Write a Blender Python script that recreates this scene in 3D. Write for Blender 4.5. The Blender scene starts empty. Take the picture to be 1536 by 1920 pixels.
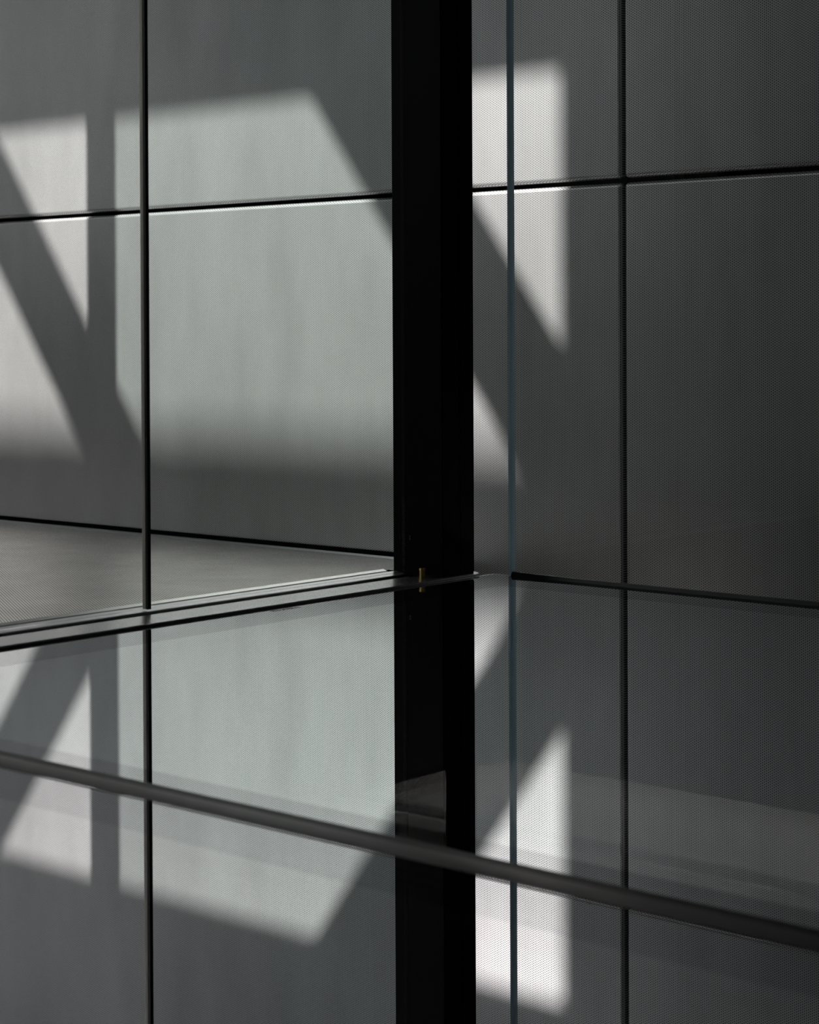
import bpy, bmesh, math, random
from mathutils import Matrix, Vector
C = bpy.context.scene.collection
sc = bpy.context.scene
OZ = 0.70                                   # the corridor floor is z = 0; the eye stands 0.70 m above it

# ------------------------------------------------------------------ camera
F_PX, CY, YAW, PITCH, ROLL = 3715.87, 659.3, 0.714558, -0.0107256, -0.0046078
r = Vector((math.cos(YAW), math.sin(YAW), 0)); f = Vector((-math.sin(YAW), math.cos(YAW), 0)); u = Vector((0, 0, 1))
f2 = f*math.cos(PITCH)+u*math.sin(PITCH); u2 = u*math.cos(PITCH)-f*math.sin(PITCH)
r3 = r*math.cos(ROLL)+u2*math.sin(ROLL); u3 = u2*math.cos(ROLL)-r*math.sin(ROLL)
cam = bpy.data.cameras.new('camera')
co = bpy.data.objects.new('camera', cam); C.objects.link(co)
m = Matrix((r3, u3, -f2)).transposed().to_4x4(); m.translation = Vector((0, 0, OZ)); co.matrix_world = m
cam.sensor_fit = 'HORIZONTAL'; cam.sensor_width = 36.0
cam.lens = F_PX/1536*36.0
cam.shift_y = -(960-CY)/1536
cam.clip_start = 0.02; cam.clip_end = 200
cam.dof.use_dof = True; cam.dof.focus_distance = 5.2; cam.dof.aperture_fstop = 8.0
sc.camera = co

# ------------------------------------------------------------------ sky, sun, exposure
SKY, SUN = 2.45, 9.2
w = bpy.data.worlds.new('sky'); sc.world = w; w.use_nodes = True
bg = w.node_tree.nodes['Background']
bg.inputs[0].default_value = (0.96, 0.985, 1.0, 1); bg.inputs[1].default_value = SKY
SX, SZ = 0.60, 0.979                        # the sun's run along x and its drop in z for one metre along +y
sun = bpy.data.lights.new('sun', 'SUN'); sun.energy = SUN; sun.angle = math.radians(0.72); sun.color = (1.0, 0.965, 0.93)
so = bpy.data.objects.new('sun', sun); C.objects.link(so)
so.rotation_euler = Vector((SX, 1.0, -SZ)).to_track_quat('-Z', 'Y').to_euler()
so.location = (-12, -8, 14)
sc.view_settings.view_transform = 'Standard'; sc.view_settings.look = 'None'
sc.view_settings.gamma = 1.0; sc.view_settings.use_curve_mapping = False
sc.view_settings.exposure = 0.0
sc.cycles.use_denoising = True
sc.cycles.max_bounces = 10; sc.cycles.transparent_max_bounces = 24
sc.cycles.sample_clamp_indirect = 2.5; sc.cycles.sample_clamp_direct = 6.0

# ------------------------------------------------------------------ helpers
def mb(): return bmesh.new()
def add_box(bm, x0, x1, y0, y1, z0, z1):
    v = [bm.verts.new((x, y, z+OZ)) for x in (x0, x1) for y in (y0, y1) for z in (z0, z1)]
    for a in ((0,1,3,2), (4,6,7,5), (0,4,5,1), (2,3,7,6), (0,2,6,4), (1,5,7,3)): bm.faces.new([v[i] for i in a])
def add_prism_z(bm, pts, z0, z1):
    lo = [bm.verts.new((x, y, z0+OZ)) for x, y in pts]; hi = [bm.verts.new((x, y, z1+OZ)) for x, y in pts]
    n = len(pts)
    bm.faces.new(lo[::-1]); bm.faces.new(hi)
    for i in range(n): bm.faces.new([lo[i], lo[(i+1) % n], hi[(i+1) % n], hi[i]])
def add_prism_y(bm, pts, y0, y1):           # profile in x, z drawn along y
    a = [bm.verts.new((x, y0, z+OZ)) for x, z in pts]; b = [bm.verts.new((x, y1, z+OZ)) for x, z in pts]
    n = len(pts)
    bm.faces.new(a); bm.faces.new(b[::-1])
    for i in range(n): bm.faces.new([a[i], b[i], b[(i+1) % n], a[(i+1) % n]])
def add_prism_x(bm, pts, x0, x1):           # profile in y, z drawn along x
    a = [bm.verts.new((x0, y, z+OZ)) for y, z in pts]; b = [bm.verts.new((x1, y, z+OZ)) for y, z in pts]
    n = len(pts)
    bm.faces.new(a[::-1]); bm.faces.new(b)
    for i in range(n): bm.faces.new([a[i], a[(i+1) % n], b[(i+1) % n], b[i]])
def add_cyl(bm, p, q, rad, n=16, rad2=None):
    p, q = Vector(p)+Vector((0,0,OZ)), Vector(q)+Vector((0,0,OZ)); d = (q-p).normalized(); a = d.orthogonal().normalized(); b = d.cross(a)
    if rad2 is None: rad2 = rad
    A = [bm.verts.new(p+(a*math.cos(t)+b*math.sin(t))*rad) for t in [2*math.pi*i/n for i in range(n)]]
    B = [bm.verts.new(q+(a*math.cos(t)+b*math.sin(t))*rad2) for t in [2*math.pi*i/n for i in range(n)]]
    bm.faces.new(A[::-1]); bm.faces.new(B)
    for i in range(n): bm.faces.new([A[i], A[(i+1) % n], B[(i+1) % n], B[i]])
def obj(name, bm, mat, parent=None, bevel=0, seg=3, smooth=False):
    bmesh.ops.recalc_face_normals(bm, faces=bm.faces)
    if bevel: bmesh.ops.bevel(bm, geom=list(bm.edges), offset=bevel, segments=seg, profile=0.5, affect='EDGES')
    me = bpy.data.meshes.new(name); bm.to_mesh(me); bm.free()
    # origin at the base of the piece
    xs = [v.co.x for v in me.vertices]; ys = [v.co.y for v in me.vertices]; zs = [v.co.z for v in me.vertices]
    base = Vector(((min(xs)+max(xs))/2, (min(ys)+max(ys))/2, min(zs)))
    me.transform(Matrix.Translation(-base))
    o = bpy.data.objects.new(name, me); C.objects.link(o)
    if parent is not None:
        o.parent = parent; o.location = base-ROOT[parent.name]
    else: o.location = base
    ROOT[o.name] = base
    if mat: me.materials.append(mat)
    if smooth:
        for p in me.polygons: p.use_smooth = True
    return o
ROOT = {}
def box(name, x0, x1, y0, y1, z0, z1, mat, parent=None, bevel=0, seg=3):
    b = mb(); add_box(b, x0, x1, y0, y1, z0, z1); return obj(name, b, mat, parent, bevel, seg)
def struct(o): o['kind'] = 'structure'; return o
def tag(o, label, cat, group=None):
    o['label'] = label; o['category'] = cat
    if group: o['group'] = group
    return o
def thing(name, loc, label, cat, group=None):
    o = bpy.data.objects.new(name, None); C.objects.link(o); o.empty_display_size = 0.1
    o.location = Vector(loc)+Vector((0, 0, OZ)); ROOT[o.name] = o.location.copy()
    return tag(o, label, cat, group)

# ------------------------------------------------------------------ materials
def mat(name, col, rough=0.5, metal=0.0, spec=0.5):
    m = bpy.data.materials.new(name); m.use_nodes = True
    b = m.node_tree.nodes['Principled BSDF']
    b.inputs['Base Color'].default_value = (*col, 1); b.inputs['Roughness'].default_value = rough
    b.inputs['Metallic'].default_value = metal; b.inputs['Specular IOR Level'].default_value = spec
    return m
def nd(nt, t, **kw):
    n = nt.nodes.new(t)
    for k, v in kw.items(): setattr(n, k, v)
    return n
def math_node(nt, op, a, b=None, c=None):
    n = nd(nt, 'ShaderNodeMath', operation=op)
    for i, v in enumerate((a, b, c)):
        if v is None: continue
        if isinstance(v, (int, float)): n.inputs[i].default_value = v
        else: nt.links.new(v, n.inputs[i])
    return n.outputs[0]
def add_grain(m, lo, hi, scale):
    nt = m.node_tree; b = nt.nodes['Principled BSDF']
    g = nd(nt, 'ShaderNodeNewGeometry'); n = nd(nt, 'ShaderNodeTexNoise'); n.inputs['Scale'].default_value = scale; n.inputs['Detail'].default_value = 5
    nt.links.new(g.outputs['Position'], n.inputs['Vector'])
    mr = nd(nt, 'ShaderNodeMapRange'); mr.inputs[3].default_value = lo; mr.inputs[4].default_value = hi
    nt.links.new(n.outputs['Fac'], mr.inputs[0]); nt.links.new(mr.outputs[0], b.inputs['Roughness'])
    return m
def hex_holes(nt, plane, px, pz, rad, soft):
    """distance to the nearest hole of a staggered perforation, as a 0..1 mask that is 1 inside the holes"""
    g = nd(nt, 'ShaderNodeNewGeometry'); s = nd(nt, 'ShaderNodeSeparateXYZ'); nt.links.new(g.outputs['Position'], s.inputs[0])
    a = s.outputs[0]; b = s.outputs[1] if plane == 'xy' else s.outputs[2]
    ds = []
    for k in (0.0, 0.5):
        q = []
        for c, p in ((a, 2*px), (b, pz)):
            t = math_node(nt, 'DIVIDE', c, p); t = math_node(nt, 'ADD', t, 100.0+k)
            t = math_node(nt, 'FRACT', t); t = math_node(nt, 'SUBTRACT', t, 0.5); q.append(math_node(nt, 'MULTIPLY', t, p))
        s2 = math_node(nt, 'ADD', math_node(nt, 'MULTIPLY', q[0], q[0]), math_node(nt, 'MULTIPLY', q[1], q[1]))
        ds.append(math_node(nt, 'SQRT', s2))
    d = math_node(nt, 'MINIMUM', ds[0], ds[1])
    mr = nd(nt, 'ShaderNodeMapRange'); mr.interpolation_type = 'SMOOTHSTEP'
    nt.links.new(d, mr.inputs[0]); mr.inputs[1].default_value = rad-soft; mr.inputs[2].default_value = rad+soft
    mr.inputs[3].default_value = 1.0; mr.inputs[4].default_value = 0.0
    return mr.outputs[0]
def perforated(name, col, plane, px, pz, rad, soft, rough, metal, hole=(0.01, 0.01, 0.011), stain=0.10):
    m = mat(name, col, rough, metal); nt = m.node_tree; b = nt.nodes['Principled BSDF']
    msk = hex_holes(nt, plane, px, pz, rad, soft)
    g = nd(nt, 'ShaderNodeNewGeometry'); mp = nd(nt, 'ShaderNodeMapping'); mp.inputs['Scale'].default_value = (2.2, 2.2, 0.7)
    nt.links.new(g.outputs['Position'], mp.inputs[0])
    n = nd(nt, 'ShaderNodeTexNoise'); n.inputs['Scale'].default_value = 2.4; n.inputs['Detail'].default_value = 6; n.inputs['Roughness'].default_value = 0.6
    nt.links.new(mp.outputs[0], n.inputs['Vector'])
    mr = nd(nt, 'ShaderNodeMapRange'); mr.inputs[1].default_value = 0.3; mr.inputs[2].default_value = 0.7
    mr.inputs[3].default_value = 1-stain; mr.inputs[4].default_value = 1+stain; nt.links.new(n.outputs['Fac'], mr.inputs[0])
    mu = nd(nt, 'ShaderNodeMix', data_type='RGBA', blend_type='MULTIPLY'); mu.inputs[0].default_value = 1.0
    mu.inputs[6].default_value = (*col, 1); nt.links.new(mr.outputs[0], mu.inputs[7])
    mx = nd(nt, 'ShaderNodeMix', data_type='RGBA'); nt.links.new(msk, mx.inputs[0]); nt.links.new(mu.outputs[2], mx.inputs[6]); mx.inputs[7].default_value = (*hole, 1)
    nt.links.new(mx.outputs[2], b.inputs['Base Color'])
    sp = math_node(nt, 'MULTIPLY_ADD', msk, -0.5, 0.5); nt.links.new(sp, b.inputs['Specular IOR Level'])
    mt = math_node(nt, 'MULTIPLY_ADD', msk, -metal, metal); nt.links.new(mt, b.inputs['Metallic'])
    return m
def thin_glass(name, tint, ior=1.5, boost=1.0):
    m = bpy.data.materials.new(name); m.use_nodes = True; nt = m.node_tree; nt.nodes.remove(nt.nodes['Principled BSDF'])
    t = nd(nt, 'ShaderNodeBsdfTransparent'); t.inputs[0].default_value = (*tint, 1)
    g = nd(nt, 'ShaderNodeBsdfGlossy'); g.inputs['Roughness'].default_value = 0.0
    ge = nd(nt, 'ShaderNodeNewGeometry'); dp = nd(nt, 'ShaderNodeVectorMath', operation='DOT_PRODUCT')
    nt.links.new(ge.outputs['Normal'], dp.inputs[0]); nt.links.new(ge.outputs['Incoming'], dp.inputs[1])
    k = math_node(nt, 'POWER', math_node(nt, 'SUBTRACT', 1.0, math_node(nt, 'MINIMUM', math_node(nt, 'ABSOLUTE', dp.outputs['Value']), 1.0)), 5.0)
    mx = nd(nt, 'ShaderNodeMixShader'); nt.links.new(math_node(nt, 'MULTIPLY_ADD', k, 0.96*boost, 0.04*boost), mx.inputs[0])
    nt.links.new(t.outputs[0], mx.inputs[1]); nt.links.new(g.outputs[0], mx.inputs[2])
    nt.links.new(mx.outputs[0], nt.nodes['Material Output'].inputs[0]); return m
def mirror_glass(name, refl, tint, through, dirt=0.0):
    m = bpy.data.materials.new(name); m.use_nodes = True; nt = m.node_tree; nt.nodes.remove(nt.nodes['Principled BSDF'])
    t = nd(nt, 'ShaderNodeBsdfTransparent'); t.inputs[0].default_value = (through, through, through, 1)
    g = nd(nt, 'ShaderNodeBsdfGlossy'); g.inputs['Color'].default_value = (*tint, 1); g.inputs['Roughness'].default_value = 0.004
    mx = nd(nt, 'ShaderNodeMixShader'); mx.inputs[0].default_value = refl
    nt.links.new(t.outputs[0], mx.inputs[1]); nt.links.new(g.outputs[0], mx.inputs[2])
    out = mx.outputs[0]
    if dirt:                                # scattered dust and hairline scratches on the top of the glass
        ge = nd(nt, 'ShaderNodeNewGeometry'); n = nd(nt, 'ShaderNodeTexNoise'); n.inputs['Scale'].default_value = 420; n.inputs['Detail'].default_value = 2
        nt.links.new(ge.outputs['Position'], n.inputs['Vector'])
        n2 = nd(nt, 'ShaderNodeTexNoise'); n2.inputs['Scale'].default_value = 5; nt.links.new(ge.outputs['Position'], n2.inputs['Vector'])
        a = nd(nt, 'ShaderNodeMapRange'); a.inputs[1].default_value = 0.70; a.inputs[2].default_value = 0.78; a.inputs[4].default_value = dirt; nt.links.new(n.outputs['Fac'], a.inputs[0])
        b = nd(nt, 'ShaderNodeMapRange'); b.inputs[1].default_value = 0.5; b.inputs[2].default_value = 0.62; nt.links.new(n2.outputs['Fac'], b.inputs[0])
        d = nd(nt, 'ShaderNodeBsdfDiffuse'); d.inputs[0].default_value = (0.6, 0.6, 0.6, 1)
        m2 = nd(nt, 'ShaderNodeMixShader'); nt.links.new(math_node(nt, 'MULTIPLY', a.outputs[0], b.outputs[0]), m2.inputs[0])
        nt.links.new(out, m2.inputs[1]); nt.links.new(d.outputs[0], m2.inputs[2]); out = m2.outputs[0]
    nt.links.new(out, nt.nodes['Material Output'].inputs[0]); return m

M_panel = perforated('perforated_grey_metal', (0.715, 0.715, 0.725), 'xz', 0.0059, 0.0068, 0.0017, 0.0008, 0.35, 0.68, hole=(0.06, 0.06, 0.062))
M_deck = perforated('perforated_floor', (0.80, 0.77, 0.74), 'xy', 0.0075, 0.0087, 0.0024, 0.0006, 0.32, 0.85, stain=0.16)
M_black = mat('black_paint', (0.002, 0.002, 0.0025), 0.4, spec=0.09)
M_cavity = mat('black_cavity', (0.004, 0.004, 0.004), 0.9, spec=0.0)
M_gasket = mat('black_rubber', (0.008, 0.008, 0.008), 0.45)
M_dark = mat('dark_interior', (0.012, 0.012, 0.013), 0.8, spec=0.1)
M_wall = mat('grey_plaster', (0.14, 0.14, 0.14), 0.9)
M_facade = mat('white_plaster', (0.30, 0.30, 0.305), 0.9)
M_conc = mat('pale_concrete', (0.22, 0.22, 0.215), 0.9)
M_alu = add_grain(mat('grey_aluminium', (0.55, 0.54, 0.56), 0.3, 0.85), 0.24, 0.38, 60)
M_bright = add_grain(mat('bright_aluminium', (0.90, 0.89, 0.86), 0.22, 0.55), 0.18, 0.3, 90)
M_bar = mat('anodised_bar', (0.55, 0.54, 0.55), 0.24, 0.9)
M_joint = add_grain(mat('joint_bar', (0.20, 0.17, 0.18), 0.35, 0.4), 0.3, 0.42, 40)
M_brass = mat('brass', (0.95, 0.68, 0.22), 0.35, 0.6)
M_steel = mat('dark_steel', (0.10, 0.10, 0.11), 0.3, 0.9)
M_mull = mat('satin_metal', (0.86, 0.80, 0.74), 0.4, 0.3)
M_trim = mat('light_trim', (0.62, 0.63, 0.65), 0.4, 0.2)
M_clear = thin_glass('clear_glass', (0.98, 0.988, 0.982))
M_tint = thin_glass('tinted_glass', (0.815, 0.85, 0.838))
M_edge = mat('glass_edge', (0.16, 0.25, 0.31), 0.15)
_nt = M_edge.node_tree; _t = _nt.nodes.new('ShaderNodeBsdfTranslucent'); _t.inputs[0].default_value = (0.45, 0.54, 0.59, 1)
_nt.links.new(_t.outputs[0], _nt.nodes['Material Output'].inputs[0])
M_edge2 = mat('glass_edge_bevel', (0.25, 0.32, 0.34), 0.2)
M_mirror = mirror_glass('dark_mirror_glass', 0.84, (0.97, 0.99, 1.0), 0.9, 0.10)
M_band = mirror_glass('dark_mirror_border', 0.70, (0.97, 0.98, 1.0), 0.35)
M_mirror2 = mirror_glass('near_mirror_glass', 0.74, (0.99, 0.97, 0.99), 0.55)
M_band2 = mirror_glass('near_mirror_border', 0.64, (0.98, 0.97, 1.0), 0.35)
M_glassedge = mat('pale_glass_edge', (0.30, 0.31, 0.32), 0.3)
M_stamp = mat('stamp_ink', (0.03, 0.03, 0.03), 0.6)

# ------------------------------------------------------------------ the far wall of perforated panels
WY = 4.58                                   # face of the panels
GAP = 0.0065
wall = struct(box('wall_back', -12.0, 1.4, WY+0.045, WY+0.16, -3.3, 5.6, M_cavity))
VX = -3.181
rows = ((0.4235, 2.31), (-1.458, 0.4105), (-3.28, -1.477))
cols = ((-7.0, VX-0.0050), (VX+0.0050, 1.35))
for z0, z1 in rows:
    for x0, x1 in cols:
        box('panel', x0, x1, WY, WY+0.03, z0, z1, M_panel, wall, bevel=0.011, seg=4)
    box('panel', -11.9, -7.015, WY, WY+0.03, z0, z1, M_panel, wall, bevel=0.011, seg=4)
box('panel', -11.9, 1.35, WY, WY+0.03, 2.323, 5.58, M_panel, wall, bevel=0.008)
b = mb(); add_box(b, -11.9, -3.79, WY-0.008, WY+0.012, -0.70, -0.684); struct(obj('foot_gap_shade', b, M_cavity))  # black strip standing in for the shadowed gap under the panels
b = mb(); add_box(b, -11.9, -3.79, WY-0.055, WY-0.012, -0.70, -0.697); struct(obj('trim_5', b, M_trim))

# ------------------------------------------------------------------ corridor deck, lower floor, ceiling, shell
b = mb(); add_prism_z(b, [(-12.0, 1.0), (-3.30, 1.0), (-3.30, 3.73), (-3.78, 3.73), (-3.78, WY-0.002), (-12.0, WY-0.002)], -1.0, -0.70)
struct(obj('floor', b, M_deck))
struct(box('floor', -12.0, 1.5, 0.9, WY+0.1, -3.45, -3.3, M_dark))
struct(box('ceiling', -12.1, 1.5, 0.9, WY+0.2, 5.6, 5.75, M_wall))
struct(box('wall_left', -12.15, -12.0, 0.9, WY+0.2, -3.3, 5.6, M_wall))
struct(box('wall_right', 1.4, 1.5, -2.6, WY+0.2, -3.3, 5.6, M_dark))
HEAD = 0.740+SZ*(WY-0.85); JX = -3.40-SX*(WY-1.0)     # head and right jamb of the facade window
b = mb()
add_box(b, JX, -3.31, 0.85, 1.0, -3.3, 5.6); add_box(b, -12.0, JX, 0.85, 1.0, HEAD, 5.6); add_box(b, -12.0, JX, 0.85, 1.0, -1.0, 0.35)
struct(obj('wall_facade', b, M_facade))
struct(box('reflection_strip', -4.12, -3.93, 1.0, 1.06, -0.70, 5.6, M_black))  # unseen black strip, added to darken a band in the right glass's reflection
# the dark room the camera stands in
struct(box('wall_behind', -3.31, 1.4, -2.7, -2.6, -1.04, 2.5, M_dark))
b = mb(); add_box(b, -3.25, 1.4, -2.6, 3.86, 2.4, 2.5); struct(obj('ceiling', b, M_dark))
struct(box('wall_room', -3.31, -3.05, -2.6, 1.0, -3.3, 2.5, M_dark))
struct(box('wall_above', -3.31, 1.4, 3.80, 3.88, 2.5, 5.6, M_dark))
struct(box('wall_partition', -3.25, -3.12, 1.0, 3.80, 2.5, 5.6, M_dark))

# ------------------------------------------------------------------ facade window with slanting braces, outside wall
win = struct(box('window_1', -12.0, JX, 0.90, 0.95, 0.35, 0.42, M_black))
DX, DZ = -SX*(WY-1.0), SZ*(WY-1.0)
def brace(xa, xb):
    """slanting steel brace whose edges pass xa and xb at z = 0.2 on the wall"""
    b = mb(); sl = -1.372; P = []
    for x, z in ((xa, -1.8), (xb, -1.8), (xb, 1.5), (xa, 1.5)): P.append((x+(z-0.2)/sl+DX, z+DZ))
    a = [b.verts.new((x, 0.992, z+OZ)) for x, z in P]; c = [b.verts.new((x, 1.008, z+OZ)) for x, z in P]
    b.faces.new(a); b.faces.new(c[::-1])
    for i in range(4): b.faces.new([a[i], c[i], c[(i+1) % 4], a[(i+1) % 4]])
    obj('brace', b, M_black, win)
for xa, xb in ((-3.99, -3.575), (-5.975, -5.615), (-7.96, -7.6)): brace(xa, xb)
b = mb(); add_box(b, -30, 6, -7.0, -6.0, -3.4, -0.34+SZ*(WY+6.0)); struct(obj('wall_outside', b, M_conc))
struct(box('floor', -30, -3.3, -6.0, 0.9, -3.45, -3.3, M_conc))
# unseen post and tinted pane, placed to shade and dim the sun patch
PY = 3.35; PX = -SX*(WY-PY)
post = struct(box('shadow_post', -5.484+PX, -5.341+PX, PY-0.012, PY+0.012, -0.70, 5.6, M_black))
box('pane', -5.341+PX, -3.86+PX, PY-0.005, PY+0.005, -0.70, 5.6, M_tint, post)

# ------------------------------------------------------------------ edge beams under the dark glass
struct(box('trim_1', -3.30, -3.0, -2.6, 3.72, -1.04, -0.601, M_cavity))
struct(box('trim_2', -2.99, 1.4, 3.80, 3.86, -1.05, -0.615, M_cavity))
struct(box('trim_3', -3.0, 1.4, 1.68, 1.77, -1.04, -0.615, M_cavity))
struct(box('trim_4', -3.06, -3.0, 3.655, 3.70, -3.3, -1.04, M_cavity))
struct(box('trim_7', -3.034, -2.985, 3.72, 3.86, -1.05, -0.615, M_cavity))
struct(box('wall_void', -3.0, 1.4, 0.85, 1.0, -3.3, -1.04, M_dark))

# added concealed strip lamp, brightens the lower wall and its seam lip
al = bpy.data.lights.new('lower_fill', 'AREA'); al.shape = 'RECTANGLE'; al.size = 4.8; al.size_y = 0.03; al.spread = math.radians(110); al.energy = 200; al.color = (1.0, 0.95, 0.88)
ao = bpy.data.objects.new('lower_fill', al); C.objects.link(ao); ao.location = (-4.2, 4.545, -1.03+OZ)

# added unseen strip lamp above, brightens the lips of the wall seam
wl = bpy.data.lights.new('seam_fill', 'AREA'); wl.shape = 'RECTANGLE'; wl.size = 1.8; wl.size_y = 0.08; wl.spread = math.radians(24); wl.energy = 8
wo = bpy.data.objects.new('seam_fill', wl); C.objects.link(wo); wo.location = (-2.82, 4.525, 5.55)

# ------------------------------------------------------------------ the two dark mirror-like glass sheets
XL, XR = -3.034, 1.38
far = thing('glass_sheet', (-0.8, 2.8, -0.6), 'large dark mirror-like glass sheet behind the joint bar, reaching the black column', 'glass', 'dark reflective glass sheets')
Y0, Y1 = 1.757, 3.812
def flat(name, x0, x1, y0, y1, mat, parent, z1=-0.600, z0=-0.612):
    return box(name, x0, x1, y0, y1, z0, z1, mat, parent)
flat('surface', XL+0.155, XR, Y0+0.052, Y1-0.165, M_mirror, far)
flat('border_band', XL, XL+0.155, Y0, Y1, M_band, far)
flat('border_band', XL+0.155, XR, Y1-0.165, Y1, M_band, far)
flat('border_band', XL+0.155, XR, Y0, Y0+0.052, M_band, far)
flat('glass_edge', XL-0.004, XL, Y0, Y1, M_glassedge, far)
flat('glass_edge', XL, XR, Y1, Y1+0.003, M_glassedge, far)
b = mb(); random.seed(4)                    # the small printed stamp near the left edge, too small to read
for y0, y1, rows_ in ((3.005, 3.026, (0.0, 0.007)), (3.034, 3.090, (0.0, 0.007))):
    y = y0
    while y < y1:
        wd = random.uniform(0.0012, 0.003)
        for k in rows_:
            if random.random() < 0.75: add_box(b, -3.006+k, -3.006+k+0.0045, y, y+wd, -0.6, -0.5997)
        y += wd+random.uniform(0.0008, 0.002)
obj('stamp', b, M_stamp, far)
near = thing('glass_sheet', (-0.8, 0.3, -0.6), 'dark mirror-like glass sheet in the foreground, in front of the joint bar', 'glass', 'dark reflective glass sheets')
flat('surface', XL+0.145, XR, -2.5, 1.575, M_mirror2, near)
flat('border_band', XL+0.145, XR, 1.575, 1.693, M_band2, near)
flat('border_band', XL, XL+0.145, -2.5, 1.693, M_band2, near)

# joint bar between the sheets
jb = thing('joint_bar', (-0.8, 1.725, -0.6), 'low dark metal joint bar running diagonally between the two dark glass sheets', 'bar')
b = mb(); add_prism_x(b, [(1.693, -0.612), (1.738, -0.612), (1.738, -0.600), (1.734, -0.5985), (1.722, -0.598), (1.708, -0.5985), (1.693, -0.600)], -3.0, XR); obj('cover_strip', b, M_joint, jb)
b = mb(); add_prism_x(b, [(1.738, -0.612), (1.757, -0.612), (1.757, -0.600), (1.738, -0.5995)], -3.0, XR); obj('rubber_seal', b, M_gasket, jb)

# ------------------------------------------------------------------ sill of the left glazing
ys0, ys1 = 0.9, 3.633
sill = thing('glazing_sill', (-3.15, 2.3, -0.6), 'grey metal sill with bright bead under the left glass, ending at the column', 'sill')
b = mb(); add_prism_y(b, [(-3.202, -0.60), (-3.163, -0.60), (-3.163, -0.594), (-3.165, -0.5925), (-3.200, -0.5875), (-3.202, -0.589)], ys0, ys1); obj('rail', b, M_alu, sill)
b = mb(); add_prism_y(b, [(-3.246, -0.60), (-3.203, -0.60), (-3.203, -0.5945), (-3.226, -0.5935), (-3.228, -0.590), (-3.241, -0.5865), (-3.246, -0.588)], ys0, ys1); obj('glazing_bead', b, M_bright, sill)
b = mb(); add_box(b, -3.162, -3.112, ys0, 3.632, -0.60, -0.5985); obj('seal', b, M_gasket, sill)
# rounded cover bar lying along the edge of the dark glass, with a rounded end
b = mb(); add_prism_z(b, [(-3.119, ys0), (-3.036, ys0), (-3.036, 3.745), (-3.040, 3.760), (-3.048, 3.772), (-3.060, 3.778), (-3.085, 3.776), (-3.106, 3.766), (-3.119, 3.750)], -0.6005, -0.5925)
cb = tag(obj('cover_bar', b, M_bar, bevel=0.0035, seg=4, smooth=False),
    'round-ended dark metal cover bar along the left edge of the dark glass', 'bar')

for v in cb.data.vertices: v.co.z -= 0.04*v.co.x      # the bar's top falls slightly towards the glass
# ------------------------------------------------------------------ left glazing: two panes and the thin mullion
GX = -3.172
my0, my1 = 2.797, 2.806
p1 = thing('glass_screen', (GX, 1.9, -0.588), 'clear upright glass pane left of the thin mullion', 'glass pane', 'left glazing panes')
box('pane', GX-0.005, GX+0.005, 0.95, my0-0.001, -0.588, 2.4, M_clear, p1)
p2 = thing('glass_screen', (GX, 3.2, -0.588), 'clear upright glass pane between the thin mullion and the black column', 'glass pane', 'left glazing panes')
box('pane', GX-0.005, GX+0.005, my1+0.001, 3.632, -0.588, 2.4, M_clear, p2)
mu = thing('mullion', (GX, 2.80, -0.588), 'thin upright metal mullion splitting the left glazing', 'mullion')
box('bar', GX-0.008, GX+0.003, my0, my1, -0.588, 2.4, M_mull, mu, bevel=0.0012, seg=2)
box('seal', GX+0.003, GX+0.010, my0, my1, -0.588, 2.4, M_gasket, mu)

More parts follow.
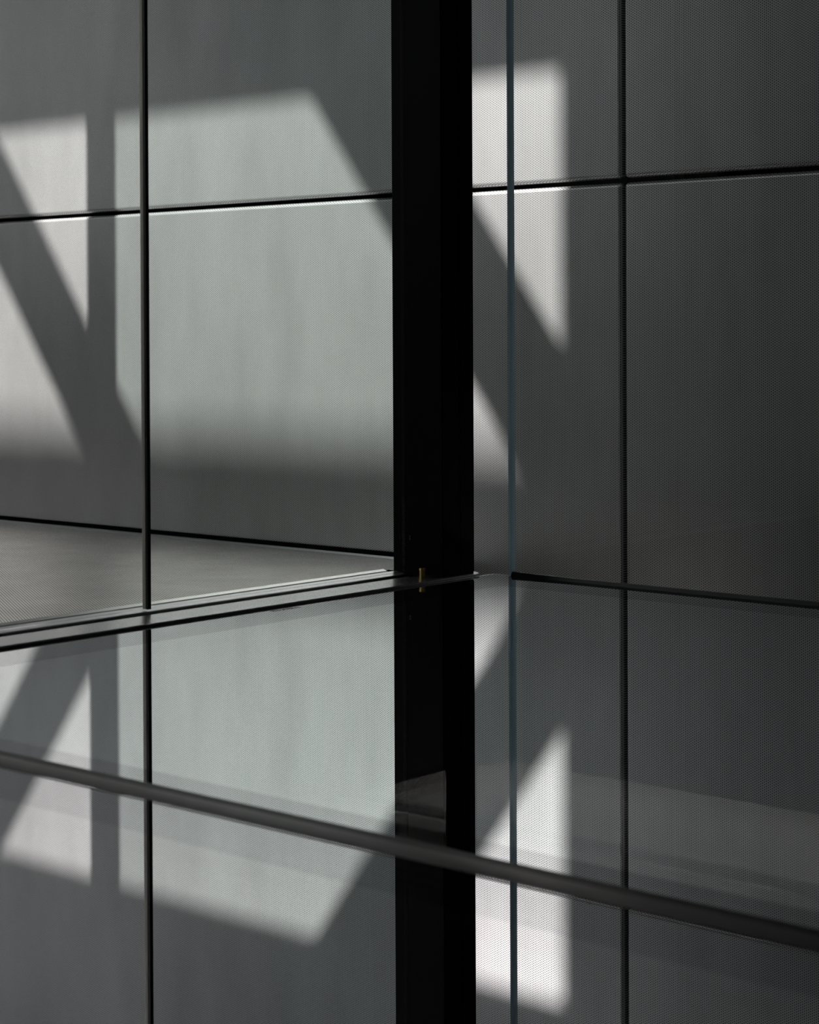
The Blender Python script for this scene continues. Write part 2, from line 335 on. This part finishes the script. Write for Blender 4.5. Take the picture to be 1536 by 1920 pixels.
# ------------------------------------------------------------------ the black column
col = thing('column', (-3.13, 3.69, -0.6), 'tall black steel column standing at the corner of the glazing', 'column')
b = mb(); add_box(b, -3.163, -3.050, 3.633, 3.752, -0.6, 2.4); obj('shaft', b, M_black, col, bevel=0.0012, seg=2)
box('flange', -3.207, -3.163, 3.6335, 3.70, -0.6, 2.4, M_black, col, bevel=0.0012, seg=2)
box('cover_plate', -3.052, -3.0485, 3.700, 3.752, -0.588, 2.4, M_black, col, bevel=0.0008, seg=2)
box('cover_plate', -3.052, -3.0490, 3.636, 3.697, -0.588, 2.4, M_black, col, bevel=0.0008, seg=2)
for z in (-0.500, -0.506):
    b = mb(); add_cyl(b, (-3.150, 3.634, z), (-3.150, 3.629, z), 0.0022, 10); obj('screw', b, M_steel, col)
# brass bolt standing on the cover bar at the foot of the column
bolt = thing('bolt', (-3.095, 3.612, -0.5925), 'small brass bolt at the foot of the black column', 'bolt')
b = mb(); add_cyl(b, (-3.095, 3.612, -0.5925), (-3.095, 3.612, -0.577), 0.0070, 20); obj('shank', b, M_brass, bolt, smooth=False)
b = mb(); add_cyl(b, (-3.095, 3.612, -0.577), (-3.095, 3.612, -0.572), 0.0080, 6); obj('head', b, M_brass, bolt)

# ------------------------------------------------------------------ right glazing
gr = thing('glass_screen', (-0.8, 3.83, -0.60), 'frameless upright glass pane on the right with a blue-green edge', 'glass pane')
box('pane', -2.985, 1.38, 3.815, 3.838, -0.598, 2.4, M_clear, gr)
box('edge', -2.994, -2.985, 3.817, 3.836, -0.598, 2.4, M_edge, gr, bevel=0.002, seg=2)
b = mb()
N = 12; pts = [(-2.978+i*(0.22/N), -0.5902-0.0022*math.sin(math.pi/2*i/N)) for i in range(N+1)]+[(1.38, -0.5915)]
lo = [b.verts.new((x, 3.806, -0.6+OZ)) for x, z in pts]; hi = [b.verts.new((x, 3.811, z+OZ)) for x, z in pts]
lo2 = [b.verts.new((x, 3.815, -0.6+OZ)) for x, z in pts]; hi2 = [b.verts.new((x, 3.815, z+0.0006+OZ)) for x, z in pts]
for i in range(N+1):
    b.faces.new([lo[i], lo[i+1], hi[i+1], hi[i]]); b.faces.new([hi[i], hi[i+1], hi2[i+1], hi2[i]]); b.faces.new([lo2[i], hi2[i], hi2[i+1], lo2[i+1]]); b.faces.new([lo[i], lo2[i], lo2[i+1], lo[i+1]])
b.faces.new([lo[0], hi[0], hi2[0], lo2[0]]); b.faces.new([lo[-1], lo2[-1], hi2[-1], hi[-1]])
tag(obj('glazing_seal', b, M_gasket), 'black rubber glazing seal along the foot of the right glass pane', 'seal')
